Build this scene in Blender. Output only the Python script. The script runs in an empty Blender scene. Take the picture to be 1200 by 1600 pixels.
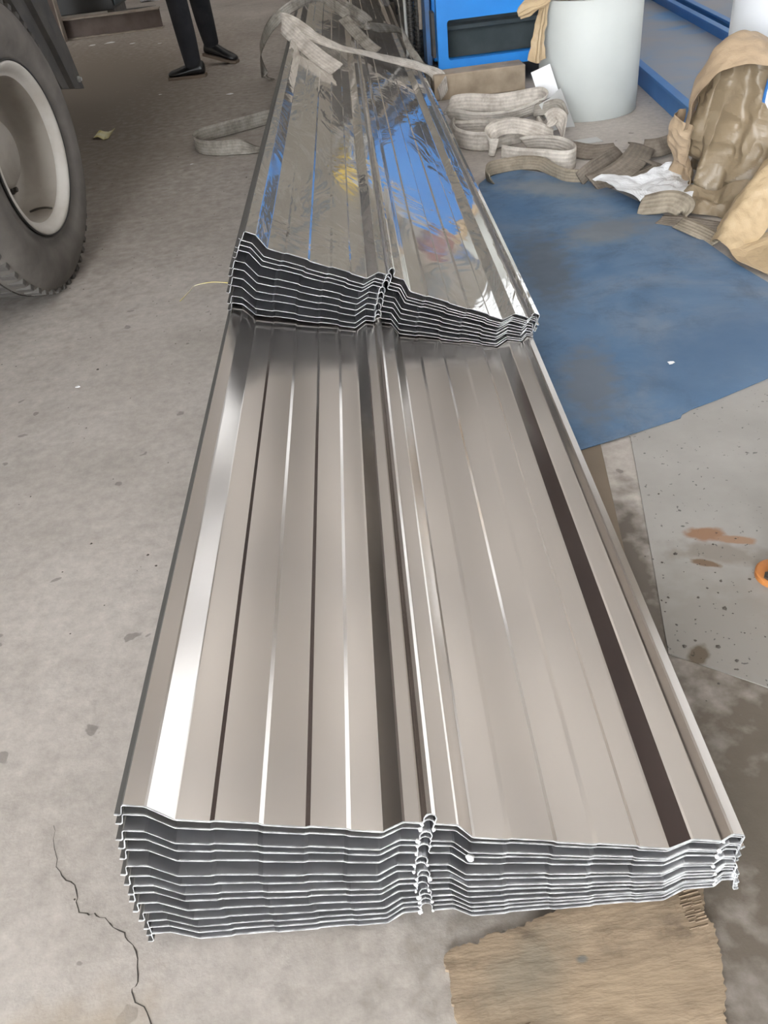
import bpy, bmesh, math, random
from mathutils import Vector, Matrix, noise
R = math.radians
random.seed(7)
SC = bpy.context.scene
COL = SC.collection

# ------------------------------------------------------------------ camera
cam = bpy.data.cameras.new('camera'); cam_o = bpy.data.objects.new('camera', cam); COL.objects.link(cam_o)
PITCH, ROLL, FPX, CAM_H = R(38.05), R(7.2), 1300.0, 1.175
fw = Vector((0, math.cos(PITCH), -math.sin(PITCH)))
rt0 = Vector((1, 0, 0)); dn0 = Vector((0, -math.sin(PITCH), -math.cos(PITCH)))
c_, s_ = math.cos(ROLL), math.sin(ROLL)
# image right = c*rt0 + s*dn0 ; image down = -s*rt0 + c*dn0
rt = rt0 * c_ + dn0 * s_
dn = rt0 * -s_ + dn0 * c_
m3 = Matrix((rt, -dn, -fw)).transposed()
cam_o.matrix_world = Matrix.Translation((0, 0, CAM_H)) @ m3.to_4x4()
cam.sensor_fit = 'VERTICAL'; cam.sensor_height = 32.0; cam.lens = FPX / 1600 * 32.0
cam.clip_start = 0.02; cam.clip_end = 200
SC.camera = cam_o

# ------------------------------------------------------------------ world, exposure
w = bpy.data.worlds.new('world'); SC.world = w; w.use_nodes = True
w.node_tree.nodes['Background'].inputs[0].default_value = (0.93, 0.97, 1.0, 1)
w.node_tree.nodes['Background'].inputs[1].default_value = 7.6
SC.view_settings.view_transform = 'Standard'; SC.view_settings.look = 'None'
SC.view_settings.gamma = 1.0; SC.view_settings.use_curve_mapping = False
SC.view_settings.exposure = 1.3
SC.cycles.use_denoising = True
SC.cycles.max_bounces = 8; SC.cycles.glossy_bounces = 5; SC.cycles.diffuse_bounces = 4
SC.cycles.sample_clamp_indirect = 8.0
SKY_L, WIN_L = 0.40, 0.75        # glow of the added, unseen roof strips and side panes

# ------------------------------------------------------------------ materials
def new_mat(name):
    m = bpy.data.materials.new(name); m.use_nodes = True
    nt = m.node_tree; return m, nt, nt.nodes['Principled BSDF']
def nd(nt, t, **kw):
    n = nt.nodes.new(t)
    for k, v in kw.items():
        if k.startswith('i_'): n.inputs[k[2:].replace('_', ' ')].default_value = v
        else: setattr(n, k, v)
    return n
def ramp(nt, fac, stops):
    r = nt.nodes.new('ShaderNodeValToRGB'); e = r.color_ramp.elements
    while len(e) < len(stops): e.new(0.5)
    for el, (p, c) in zip(e, stops): el.position = p; el.color = (*c, 1) if len(c) == 3 else c
    nt.links.new(fac, r.inputs[0]); return r
def g(v): return (v, v, v)
def mix(nt, fac, a, b, blend='MIX'):
    n = nt.nodes.new('ShaderNodeMix'); n.data_type = 'RGBA'; n.blend_type = blend
    for sock, val in ((n.inputs[0], fac), (n.inputs[6], a), (n.inputs[7], b)):
        if hasattr(val, 'is_linked') or hasattr(val, 'links'): nt.links.new(val, sock)
        elif isinstance(val, (int, float)): sock.default_value = val
        else: sock.default_value = (*val, 1)
    return n.outputs[2]
def noise_n(nt, co, scale, detail=4, rough=.55, dist=0.0):
    n = nd(nt, 'ShaderNodeTexNoise'); n.inputs['Scale'].default_value = scale; n.inputs['Detail'].default_value = detail
    n.inputs['Roughness'].default_value = rough; n.inputs['Distortion'].default_value = dist
    if co is not None: nt.links.new(co, n.inputs['Vector'])
    return n.outputs['Fac']
def bump(nt, b, h, strength, dist):
    n = nd(nt, 'ShaderNodeBump'); n.inputs['Strength'].default_value = strength; n.inputs['Distance'].default_value = dist
    nt.links.new(h, n.inputs['Height']); nt.links.new(n.outputs[0], b.inputs['Normal']); return n
def simple(name, c1, c2=None, scale=6, rough=.6, metal=0.0, bmp=None, spec=.5, detail=5, lo=.35, hi=.65):
    m, nt, b = new_mat(name)
    b.inputs['Roughness'].default_value = rough; b.inputs['Metallic'].default_value = metal
    b.inputs['Specular IOR Level'].default_value = spec
    b.inputs['Base Color'].default_value = (*c1, 1)
    co = nd(nt, 'ShaderNodeTexCoord').outputs['Object']
    if c2:
        r = ramp(nt, noise_n(nt, co, scale, detail), [(lo, c1), (hi, c2)]); nt.links.new(r.outputs[0], b.inputs['Base Color'])
    if bmp: bump(nt, b, noise_n(nt, co, bmp[0], 5), bmp[1], bmp[2])
    return m
def stains(nt, co, col, spots):
    """spots: (x, y, radius_x, radius_y, angle, colour, softness) stains with a shape of their own on a flat sheet"""
    for (x, y, rx, ry, a, c, soft) in spots:
        mp = nd(nt, 'ShaderNodeMapping'); mp.vector_type = 'TEXTURE'
        mp.inputs['Location'].default_value = (x, y, 0); mp.inputs['Rotation'].default_value = (0, 0, a); mp.inputs['Scale'].default_value = (rx, ry, 1)
        nz = nd(nt, 'ShaderNodeTexNoise'); nz.inputs['Scale'].default_value = 22; nz.inputs['Detail'].default_value = 6
        nt.links.new(co, nz.inputs['Vector']); nt.links.new(co, mp.inputs['Vector'])
        ln = nd(nt, 'ShaderNodeVectorMath', operation='LENGTH'); nt.links.new(mp.outputs[0], ln.inputs[0])
        ad = nd(nt, 'ShaderNodeMath', operation='MULTIPLY_ADD'); nt.links.new(nz.outputs['Fac'], ad.inputs[0]); ad.inputs[1].default_value = 1.7; nt.links.new(ln.outputs['Value'], ad.inputs[2])
        r = ramp(nt, ad.outputs[0], [(0, g(1)), (.5, g(1)), (1, g(0))])
        mr = nd(nt, 'ShaderNodeMapRange'); mr.inputs['From Min'].default_value = 1.45; mr.inputs['From Max'].default_value = 1.45 + soft
        mr.inputs['To Min'].default_value = 1; mr.inputs['To Max'].default_value = 0
        nt.nodes.remove(r); nt.links.new(ad.outputs[0], mr.inputs['Value'])
        col = mix(nt, mr.outputs[0], col, c)
    return col

def concrete():
    m, nt, b = new_mat('concrete'); co = nd(nt, 'ShaderNodeTexCoord').outputs['Object']
    c = ramp(nt, noise_n(nt, co, .9, 6, .6), [(.3, (.335, .300, .270)), (.5, (.430, .390, .356)), (.72, (.505, .465, .428))]).outputs[0]
    f = ramp(nt, noise_n(nt, co, 35, 8, .7), [(.3, g(.82)), (.7, g(1.12))]).outputs[0]
    c = mix(nt, 1.0, c, f, 'MULTIPLY')
    f = ramp(nt, noise_n(nt, co, 5, 6, .65, .2), [(.33, g(.90)), (.52, g(1.0)), (.75, g(1.04))]).outputs[0]
    c = mix(nt, 1.0, c, f, 'MULTIPLY')
    v = nd(nt, 'ShaderNodeTexVoronoi'); v.inputs['Scale'].default_value = 9; v.inputs['Randomness'].default_value = 1
    n2 = noise_n(nt, co, 30, 3)
    av = nd(nt, 'ShaderNodeVectorMath', operation='ADD'); nt.links.new(co, av.inputs[0])
    sc = nd(nt, 'ShaderNodeVectorMath', operation='SCALE'); sc.inputs['Scale'].default_value = .05
    nn = nd(nt, 'ShaderNodeTexNoise'); nn.inputs['Scale'].default_value = 25; nt.links.new(co, nn.inputs['Vector']); nt.links.new(nn.outputs['Color'], sc.inputs[0])
    nt.links.new(sc.outputs[0], av.inputs[1]); nt.links.new(av.outputs[0], v.inputs['Vector'])
    wv = nd(nt, 'ShaderNodeTexWhiteNoise'); nt.links.new(v.outputs['Position'], wv.inputs['Vector'])
    th = nd(nt, 'ShaderNodeMath', operation='MULTIPLY'); nt.links.new(wv.outputs['Value'], th.inputs[0]); th.inputs[1].default_value = .15
    sub = nd(nt, 'ShaderNodeMath', operation='SUBTRACT'); nt.links.new(th.outputs[0], sub.inputs[0]); nt.links.new(v.outputs['Distance'], sub.inputs[1])
    k = ramp(nt, sub.outputs[0], [(0, g(1)), (.02, g(.62))]).outputs[0]
    c = mix(nt, 1.0, c, k, 'MULTIPLY')
    c = stains(nt, co, c, [(-2.1, 7.0, 1.3, 2.9, .1, (.245, .208, .175), 1.0), (.75, .66, .60, .36, .2, (.125, .104, .082), .9), (.452, 1.12, .07, .34, -.2, (.13, .11, .092), .8), (.70, .62, .2, .16, .2, (.105, .088, .068), .8), (-.55, .42, .12, .06, .4, (.36, .30, .24), 1.2), (.62, 3.55, .2, .12, .3, (.2, .17, .14), .8)])  # dark patches by truck and stack mix floor dirt with painted-in shade
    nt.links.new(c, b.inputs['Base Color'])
    b.inputs['Roughness'].default_value = .75; b.inputs['Specular IOR Level'].default_value = .3
    bump(nt, b, noise_n(nt, co, 60, 8, .7), .25, .004)
    return m

def sheet_metal(name, base, rough, r2, wr_scale, wr_strength, wr_dist, spread=1.0, det=3.5):
    m, nt, b = new_mat(name); co = nd(nt, 'ShaderNodeTexCoord').outputs['Object']
    mp = nd(nt, 'ShaderNodeMapping'); mp.inputs['Scale'].default_value = (1, .35, 1); nt.links.new(co, mp.inputs[0])
    b.inputs['Metallic'].default_value = 1.0
    b.inputs['Base Color'].default_value = (*base, 1)
    rr = ramp(nt, noise_n(nt, mp.outputs[0], 9, 5, .6), [(.35, g(rough)), (.7, g(r2))]).outputs[0]
    nt.links.new(rr, b.inputs['Roughness'])
    h = noise_n(nt, mp.outputs[0], wr_scale, det, .5, spread)
    bump(nt, b, h, wr_strength, wr_dist)
    return m

def webbing(name, c1, c2):
    m, nt, b = new_mat(name); uv = nd(nt, 'ShaderNodeTexCoord'); co = uv.outputs['Object']
    sx = nd(nt, 'ShaderNodeSeparateXYZ'); nt.links.new(uv.outputs['UV'], sx.inputs[0])
    def wave(s, k):
        a = nd(nt, 'ShaderNodeMath', operation='MULTIPLY'); nt.links.new(s, a.inputs[0]); a.inputs[1].default_value = k
        q = nd(nt, 'ShaderNodeMath', operation='SINE'); nt.links.new(a.outputs[0], q.inputs[0]); return q.outputs[0]
    wv = wave(sx.outputs['Y'], 6.2832 * 5); wu = wave(sx.outputs['X'], 6.2832 * 70)
    ad = nd(nt, 'ShaderNodeMath', operation='MULTIPLY_ADD'); nt.links.new(wu, ad.inputs[0]); ad.inputs[1].default_value = .35; nt.links.new(wv, ad.inputs[2])
    c = ramp(nt, noise_n(nt, co, 12, 6, .7), [(.36, c2), (.58, c1)]).outputs[0]
    k = ramp(nt, wv, [(0, g(.86)), (.5, g(1))]).outputs[0]
    c = mix(nt, .8, c, k, 'MULTIPLY')
    nt.links.new(c, b.inputs['Base Color']); b.inputs['Roughness'].default_value = .85; b.inputs['Specular IOR Level'].default_value = .2
    bump(nt, b, ad.outputs[0], .5, .0015)
    return m

def emit(name, col, strength):
    m, nt, b = new_mat(name); b.inputs['Base Color'].default_value = (.8, .8, .8, 1)
    b.inputs['Emission Color'].default_value = (*col, 1); b.inputs['Emission Strength'].default_value = strength
    return m

MT = {}
MT['concrete'] = concrete()
MT['roof'] = simple('roof_sheet', (.62, .58, .53), (.54, .50, .45), 1.5, .7)
MT['wall'] = simple('wall_paint', (.42, .37, .31), (.34, .30, .25), .8, .8)
MT['wall_pale'] = simple('pale_girt_paint', (.62, .57, .50), None, rough=.7)
MT['skylight'] = emit('fibreglass_daylight', (1.0, .965, .92), SKY_L)
MT['window'] = emit('frosted_daylight', (.90, .95, 1.0), WIN_L)
MT['steel_frame'] = simple('painted_frame', (.2, .22, .25), None, rough=.5)
MT['sheet_matt'] = sheet_metal('film_covered_steel', (.70, .65, .605), .19, .22, 4.0, .08, .02, .3, 0.6)
MT['sheet_gloss'] = sheet_metal('glossy_steel', (.66, .63, .59), .045, .10, 5, .55, .014, 1.2)
MT['sheet_gloss'].node_tree.nodes['Principled BSDF'].inputs['Metallic'].default_value = .76
MT['sheet_side'] = simple('bare_steel', (.60, .60, .62), (.52, .52, .54), 20, .42, 1.0)
MT['sheet_dark'] = simple('dark_coated_steel', (.12, .115, .11), None, rough=.5, metal=.2)
MT['cut_edge'] = simple('bright_cut_edge', (.66, .67, .68), (.36, .36, .37), 60, .35, .0)
MT['burr'] = simple('white_film_shred', (.9, .9, .9), None, rough=.5)
MT['tyre'] = simple('dusty_rubber', (.115, .103, .092), (.165, .148, .132), 9, .85, bmp=(60, .3, .003))
MT['tyre_tread'] = simple('dark_rubber', (.085, .078, .072), (.125, .115, .105), 14, .85, bmp=(60, .3, .003))
MT['rim'] = simple('dirty_white_rim', (.56, .53, .49), (.45, .41, .36), 7, .5, lo=.4, hi=.75)
MT['rim_dirty'] = simple('grimy_rim', (.36, .325, .285), (.22, .19, .16), 5, .6, lo=.45, hi=.8)
MT['bolt'] = simple('oily_steel', (.10, .09, .08), None, rough=.5, metal=.6)
MT['truck_dark'] = simple('dark_truck_steel', (.055, .052, .05), (.10, .09, .08), 8, .6)
MT['truck_bed'] = simple('brown_red_bed_paint', (.085, .05, .045), (.06, .045, .045), 3, .6)
MT['rust_steel'] = simple('rusty_primer_steel', (.085, .060, .050), (.135, .100, .085), 5, .7)
MT['rust_edge'] = simple('worn_beam_edge', (.33, .28, .23), (.22, .18, .15), 10, .6)
MT['black_box'] = simple('dark_cabinet', (.02, .02, .02), None, rough=.5)
MT['trousers'] = simple('black_cloth', (.012, .013, .017), (.022, .023, .028), 9, .9, bmp=(18, .5, .012))
MT['jacket'] = simple('dark_jacket', (.03, .035, .05), None, rough=.9)
MT['skin'] = simple('skin', (.5, .3, .21), None, rough=.6)
MT['hair'] = simple('hair', (.015, .012, .01), None, rough=.6)
MT['shoe'] = simple('black_leather', (.010, .010, .011), None, rough=.3)
MT['sole'] = simple('shoe_sole', (.16, .12, .09), None, rough=.8)
MT['sling_white'] = webbing('off_white_webbing', (.62, .57, .51), (.40, .355, .31))
MT['sling_grey'] = webbing('dirty_grey_webbing', (.36, .33, .29), (.20, .18, .155))
MT['sling_brown'] = webbing('brown_webbing', (.235, .20, .165), (.15, .125, .10))
MT['sling_tan'] = webbing('tan_webbing', (.34, .29, .225), (.22, .185, .14))
MT['blue'] = simple('bright_blue_paint', (.012, .235, .70), (.010, .20, .62), 4, .42)
MT['blue_dirty'] = simple('dirty_blue_paint', (.035, .13, .32), (.05, .10, .20), 6, .5)
MT['blue_flange'] = simple('blue_beam_paint', (.035, .15, .40), (.05, .18, .43), 6, .45)
MT['machine_in'] = simple('machine_inside', (.035, .05, .055), (.06, .075, .08), 6, .7)
MT['machine_black'] = simple('greasy_black', (.02, .02, .02), (.045, .04, .035), 14, .45)
MT['yellow'] = simple('yellow_paint', (.72, .50, .05), None, rough=.5)
MT['red'] = simple('red_paint', (.22, .08, .06), None, rough=.5)
MT['wood'] = simple('old_timber', (.42, .335, .245), (.27, .21, .15), 7, .8, lo=.4, hi=.7, bmp=(20, .4, .006))
MT['coil'] = simple('pale_coated_steel', (.535, .555, .535), (.49, .51, .495), 3, .6)
MT['coil_white'] = simple('white_coated_steel', (.75, .77, .80), None, rough=.4)
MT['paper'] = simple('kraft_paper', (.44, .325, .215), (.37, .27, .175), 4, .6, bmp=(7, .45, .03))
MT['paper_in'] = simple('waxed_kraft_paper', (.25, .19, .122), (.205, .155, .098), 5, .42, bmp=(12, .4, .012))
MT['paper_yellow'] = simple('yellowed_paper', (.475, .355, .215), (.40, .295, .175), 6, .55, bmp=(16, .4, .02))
MT['card'] = simple('white_card', (.74, .74, .75), None, rough=.7)
MT['plastic'] = simple('white_plastic_film', (.70, .71, .73), None, rough=.4, bmp=(18, .35, .02))
MT['grey_plate'] = simple('grey_plate', (.43, .43, .42), None, rough=.5)
MT['orange'] = simple('orange_paint', (.52, .20, .05), (.35, .14, .05), 20, .6)
MT['plank'] = simple('floor_plank', (.20, .155, .115), (.16, .125, .09), 3, .8)
MT['scrap_y'] = simple('yellow_scrap', (.65, .55, .12), (.75, .72, .55), 14, .6)
MT['chip'] = simple('dark_chip', (.08, .07, .06), None, rough=.9)
MT['crack'] = simple('crack_dark', (.055, .048, .042), None, rough=1)

def web_dust():
    m, nt, b = new_mat('dusty_blue_web'); co = nd(nt, 'ShaderNodeTexCoord').outputs['Object']
    c = ramp(nt, noise_n(nt, co, 2.6, 3, .5, .3), [(.30, (.11, .24, .44)), (.42, (.22, .26, .325)), (.65, (.265, .265, .285))]).outputs[0]
    nt.links.new(c, b.inputs['Base Color']); b.inputs['Roughness'].default_value = .55; return m
MT['web'] = web_dust()
def blue_floor():
    m, nt, b = new_mat('scuffed_blue_steel'); co = nd(nt, 'ShaderNodeTexCoord').outputs['Object']
    c = ramp(nt, noise_n(nt, co, 2.2, 7, .62, .6), [(.32, (.052, .12, .225)), (.5, (.085, .152, .252)), (.68, (.158, .195, .252))]).outputs[0]
    c2 = ramp(nt, noise_n(nt, co, 7, 6, .7, .3), [(.34, g(.72)), (.5, g(1)), (.8, g(1.08))]).outputs[0]
    c = mix(nt, 1.0, c, c2, 'MULTIPLY')
    c = stains(nt, co, c, [(1.02, 2.05, .20, .10, .5, (.06, .12, .215), 1.5), (.95, 3.0, .16, .09, .3, (.135, .155, .185), 1.0), (.66, 2.75, .08, .28, -.1, (.075, .10, .135), 1.0), (.86, 3.55, .2, .08, -.6, (.155, .185, .22), 1.0), (.60, 1.95, .07, .2, -.2, (.11, .135, .175), .8)])
    nt.links.new(c, b.inputs['Base Color'])
    r = ramp(nt, noise_n(nt, co, 6, 5), [(.3, g(.42)), (.7, g(.62))]).outputs[0]; nt.links.new(r, b.inputs['Roughness'])
    bump(nt, b, noise_n(nt, co, 3, 3), .3, .02); return m
MT['blue_floor'] = blue_floor()
def grey_floor():
    m, nt, b = new_mat('dull_grey_plate'); co = nd(nt, 'ShaderNodeTexCoord').outputs['Object']
    c = ramp(nt, noise_n(nt, co, 4, 7, .6), [(.3, (.265, .248, .232)), (.7, (.345, .327, .307))]).outputs[0]
    rust = (.235, .130, .075)
    c = stains(nt, co, c, [(.58, 1.0, .16, .15, .2, (.235, .215, .195), 1.3), (.665, 1.225, .10, .035, -.3, (.215, .19, .165), .6), (.662, 1.287, .048, .030, -.3, rust, .35), (.708, 1.258, .045, .015, -.35, (.27, .165, .105), .35), (.625, 1.202, .040, .013, -.5, (.15, .095, .058), .3), (.525, .972, .035, .022, .6, (.10, .075, .05), .35)])
    v = noise_n(nt, co, 95, 2, .5); k = ramp(nt, v, [(.27, g(.35)), (.31, g(1))]).outputs[0]
    c = mix(nt, 1.0, c, k, 'MULTIPLY')
    nt.links.new(c, b.inputs['Base Color']); b.inputs['Roughness'].default_value = .6; return m
MT['grey_floor'] = grey_floor()
def plywood():
    m, nt, b = new_mat('worn_plywood'); co = nd(nt, 'ShaderNodeTexCoord').outputs['Object']
    c = ramp(nt, noise_n(nt, co, 14, 8, .7), [(.3, (.135, .098, .066)), (.46, (.245, .182, .122)), (.58, (.30, .225, .152)), (.75, (.36, .275, .19))]).outputs[0]
    mp = nd(nt, 'ShaderNodeMapping'); mp.inputs['Scale'].default_value = (1, 4, 1); mp.inputs['Rotation'].default_value = (0, 0, -.12); nt.links.new(co, mp.inputs[0])
    f = ramp(nt, noise_n(nt, mp.outputs[0], 12, 5, .6), [(.35, g(.72)), (.6, g(1.05))]).outputs[0]
    c = mix(nt, .7, c, f, 'MULTIPLY')
    c = stains(nt, co, c, [(.115, .475, .05, .03, .5, (.22, .18, .13), 1.2), (.185, .485, .012, .008, 0, (.14, .13, .115), .4), (.13, .45, .02, .05, 0, (.20, .165, .12), 1.0), (.24, .44, .09, .03, .1, (.30, .225, .15), 1.4)])
    nt.links.new(c, b.inputs['Base Color']); b.inputs['Roughness'].default_value = .85
    bump(nt, b, noise_n(nt, mp.outputs[0], 30, 6), .5, .003); return m
MT['ply'] = plywood()
MT['ply_ridge'] = simple('dark_wood_fibre', (.15, .11, .075), (.27, .20, .135), 40, .9)

# ------------------------------------------------------------------ object helpers
def obj(name, mesh, m=None, parent=None, smooth=False):
    o = bpy.data.objects.new(name, mesh); COL.objects.link(o)
    if m: mesh.materials.append(MT[m])
    if parent: o.parent = parent
    if smooth:
        for p in mesh.polygons: p.use_smooth = True
    return o
def from_bm(bm, name):
    me = bpy.data.meshes.new(name); bm.normal_update(); bm.to_mesh(me); bm.free(); return me
def pyd(name, v, f):
    me = bpy.data.meshes.new(name); me.from_pydata([tuple(x) for x in v], [], f); me.update(); return me
def tag(o, label, cat, group=None, kind=None):
    o['label'] = label; o['category'] = cat
    if group: o['group'] = group
    if kind: o['kind'] = kind
    return o
def struct(o, label, cat='structure'):
    o['label'] = label; o['category'] = cat; o['kind'] = 'structure'; return o
def empty(name, loc, rz=0.0):
    e = bpy.data.objects.new(name, None); COL.objects.link(e); e.location = loc; e.rotation_euler = (0, 0, rz); e.empty_display_size = .1
    return e
def bbox(bm, lo, hi):
    vs = [bm.verts.new((x, y, z)) for x in (lo[0], hi[0]) for y in (lo[1], hi[1]) for z in (lo[2], hi[2])]
    for f in ((0, 1, 3, 2), (4, 6, 7, 5), (0, 4, 5, 1), (2, 3, 7, 6), (0, 2, 6, 4), (1, 5, 7, 3)): bm.faces.new([vs[i] for i in f])
def boxes(name, lst, bev=0.0):
    bm = bmesh.new()
    for lo, hi in lst: bbox(bm, lo, hi)
    if bev: bmesh.ops.bevel(bm, geom=bm.edges[:], offset=bev, segments=2, affect='EDGES', profile=.5)
    bmesh.ops.recalc_face_normals(bm, faces=bm.faces[:])
    return from_bm(bm, name)
def lathe(name, prof, n=64, axis='Z', closed=False):
    """prof: (radius, height); turned round Z, or round X (height = x)"""
    v, f = [], []
    for i in range(n):
        a = 2 * math.pi * i / n
        for r, h in prof:
            v.append((r * math.cos(a), r * math.sin(a), h) if axis == 'Z' else (h, r * math.cos(a), r * math.sin(a)))
    k = len(prof)
    for i in range(n):
        j = (i + 1) % n
        for q in range(k - 1 if not closed else k):
            q2 = (q + 1) % k
            f.append((i * k + q, j * k + q, j * k + q2, i * k + q2))
    me = pyd(name, v, f)
    bm = bmesh.new(); bm.from_mesh(me); bmesh.ops.remove_doubles(bm, verts=bm.verts[:], dist=1e-5); bmesh.ops.recalc_face_normals(bm, faces=bm.faces[:])
    bm.to_mesh(me); bm.free(); return me
def catmull(P, n):
    P = [Vector(p) for p in P]; out = []
    for i in range(len(P) - 1):
        p0, p1, p2, p3 = P[max(i - 1, 0)], P[i], P[i + 1], P[min(i + 2, len(P) - 1)]
        for k in range(n):
            t = k / n
            out.append(.5 * ((2 * p1) + (p2 - p0) * t + (2 * p0 - 5 * p1 + 4 * p2 - p3) * t * t + (3 * p1 - p0 - 3 * p2 + p3) * t ** 3))
    out.append(P[-1]); return out
def tube(name, pts, r, n=10, sub=6):
    c = catmull(pts, sub) if sub > 1 else [Vector(p) for p in pts]
    v, f = [], []; up = Vector((0, 0, 1))
    for i, p in enumerate(c):
        t = (c[min(i + 1, len(c) - 1)] - c[max(i - 1, 0)]).normalized()
        s = t.cross(up); s = s.normalized() if s.length > .05 else Vector((1, 0, 0)); u = s.cross(t)
        rr = r[min(int(i / max(1, len(c) - 1) * (len(r) - 1)), len(r) - 1)] if isinstance(r, (list, tuple)) else r
        for k in range(n):
            a = 2 * math.pi * k / n; v.append(p + (s * math.cos(a) + u * math.sin(a)) * rr)
    for i in range(len(c) - 1):
        for k in range(n):
            f.append((i * n + k, i * n + (k + 1) % n, (i + 1) * n + (k + 1) % n, (i + 1) * n + k))
    f.append(tuple(range(n - 1, -1, -1))); f.append(tuple((len(c) - 1) * n + k for k in range(n)))
    return pyd(name, v, f)
def ribbon(name, pts, width, thick=.007, sub=9, wob=.004):
    """webbing strap: pts (x, y, z, angle); angle 0 = lying flat, 90 = standing on its edge"""
    c = catmull([Vector((p[0], p[1], p[2])) for p in pts], sub)
    an = [v.x for v in catmull([Vector((p[3], 0, 0)) for p in pts], sub)]
    L = [0.0]
    for i in range(1, len(c)): L.append(L[-1] + (c[i] - c[i - 1]).length)
    rng = random.Random(hash(name) % 999 + len(pts) * 7 + int(pts[0][0] * 1000)); ph = rng.uniform(0, 6)
    NA = 7; v, uvs = [], []
    for i, p in enumerate(c):
        t = (c[min(i + 1, len(c) - 1)] - c[max(i - 1, 0)]).normalized()
        hz = Vector((0, 0, 1)).cross(t); hz.z = 0
        hz = hz.normalized() if hz.length > .02 else Vector((1, 0, 0))
        up = t.cross(hz).normalized()
        a = R(an[i]); wd = (hz * math.cos(a) + up * math.sin(a)).normalized(); nn = t.cross(wd).normalized()
        for side in (1, -1):
            for k in range(NA):
                q = (k / (NA - 1) - .5) * side
                cup = (q * q * 4 - .35) * wob * math.sin(L[i] * 9 + ph)
                v.append(p + wd * (q * width) + nn * (side * thick * .5 * (1 - .35 * (abs(q) * 2) ** 6) + cup)); uvs.append((L[i], q + .5))
    m = 2 * NA; f = []
    for i in range(len(c) - 1):
        for k in range(m):
            f.append((i * m + k, (i + 1) * m + k, (i + 1) * m + (k + 1) % m, i * m + (k + 1) % m))
    f.append(tuple(range(m))); f.append(tuple((len(c) - 1) * m + k for k in range(m - 1, -1, -1)))
    me = pyd(name, v, f)
    ul = me.uv_layers.new(name='uv')
    for lp in me.loops: ul.data[lp.index].uv = uvs[lp.vertex_index]
    return me
def sheet_from_outline(name, out, zf, thick, rings=10, dens=8):
    """thin flat piece with its own outline; zf(x, y) gives its height"""
    pts = []
    n = len(out)
    for i in range(n):
        a, b = Vector((*out[i], 0)), Vector((*out[(i + 1) % n], 0))
        k = max(1, int((b - a).length * dens))
        for j in range(k): pts.append(a.lerp(b, j / k))
    c = sum(pts, Vector()) / len(pts); m = len(pts); v = []; f = []
    for top in (1, 0):
        for r in range(rings, 0, -1):
            for p in pts:
                q = c.lerp(p, r / rings); v.append((q.x, q.y, zf(q.x, q.y) + (0 if top else -thick)))
        v.append((c.x, c.y, zf(c.x, c.y) + (0 if top else -thick)))
    half = rings * m + 1
    for r in range(rings - 1):
        for i in range(m):
            j = (i + 1) % m; a = r * m
            f.append((a + i, a + j, a + m + j, a + m + i)); f.append(tuple(half + x for x in (a + i, a + m + i, a + m + j, a + j)))
    for i in range(m):
        j = (i + 1) % m; a = (rings - 1) * m
        f.append((a + i, a + j, half - 1)); f.append((half + a + j, half + a + i, 2 * half - 1))
        f.append((i, half + i, half + j, j))
    me = pyd(name, v, f)
    bm = bmesh.new(); bm.from_mesh(me); bmesh.ops.recalc_face_normals(bm, faces=bm.faces[:]); bm.to_mesh(me); bm.free()
    return me
def loft(name, curves, nu, nv, disp, thick=0.0):
    """surface through several curves; disp(u, v, p, n) -> offset along the normal"""
    def pick(c, t):
        x = t * (len(c) - 1); i = min(int(x), len(c) - 2); return c[i].lerp(c[i + 1], x - i)
    cs = []
    for cv in curves:
        c = catmull(cv, 24); cs.append([pick(c, u / nu) for u in range(nu + 1)])
    G = []
    for u in range(nu + 1):
        col = catmull([c[u] for c in cs], 24); G.append([pick(col, v_ / nv) for v_ in range(nv + 1)])
    v = []
    for u in range(nu + 1):
        for w_ in range(nv + 1):
            du = G[min(u + 1, nu)][w_] - G[max(u - 1, 0)][w_]; dv = G[u][min(w_ + 1, nv)] - G[u][max(w_ - 1, 0)]
            n = du.cross(dv); n = n.normalized() if n.length > 1e-9 else Vector((0, 0, 1))
            v.append(G[u][w_] + n * disp(u / nu, w_ / nv, G[u][w_]))
    f = [(u * (nv + 1) + w_, (u + 1) * (nv + 1) + w_, (u + 1) * (nv + 1) + w_ + 1, u * (nv + 1) + w_ + 1) for u in range(nu) for w_ in range(nv)]
    return pyd(name, v, f)
def solid(o, t):
    md = o.modifiers.new('thickness', 'SOLIDIFY'); md.thickness = t; md.offset = 0; return md

# ================================================================== THE SETTING
X0, X1, Y0, Y1, ZC = -9.0, 9.0, -7.0, 22.0, 7.0
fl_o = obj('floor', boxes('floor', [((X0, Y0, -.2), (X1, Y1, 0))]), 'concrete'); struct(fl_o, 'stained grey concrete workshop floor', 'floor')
CRACK = [(-.593,.792),(-.571,.718),(-.538,.683),(-.52,.641),(-.494,.633),(-.462,.611),(-.432,.584),(-.416,.531),(-.423,.519),(-.392,.483),(-.378,.444),(-.36,.40)]
def crack_mesh():
    c = catmull([(x, y, 0) for x, y in CRACK], 5); v = []; f = []
    rr = random.Random(3)
    for i, p in enumerate(c):
        p = p + Vector((rr.uniform(-.003, .003), rr.uniform(-.002, .002), 0)); wd = rr.uniform(.0004, .0011) * (1 if i > 6 else .5)
        for s in (-1, 1): v.append((p.x + s * wd, p.y + s * wd * .5, .0006))
    for i in range(len(c) - 1): f.append((2 * i, 2 * i + 1, 2 * i + 3, 2 * i + 2))
    return pyd('crack', v, f)
obj('crack', crack_mesh(), 'crack', fl_o)
ce = obj('ceiling', boxes('ceiling', [((X0, Y0, ZC), (X1, Y1, ZC + .15))]), 'roof'); struct(ce, 'pale corrugated workshop roof high overhead', 'ceiling')
n_sky = 0
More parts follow.
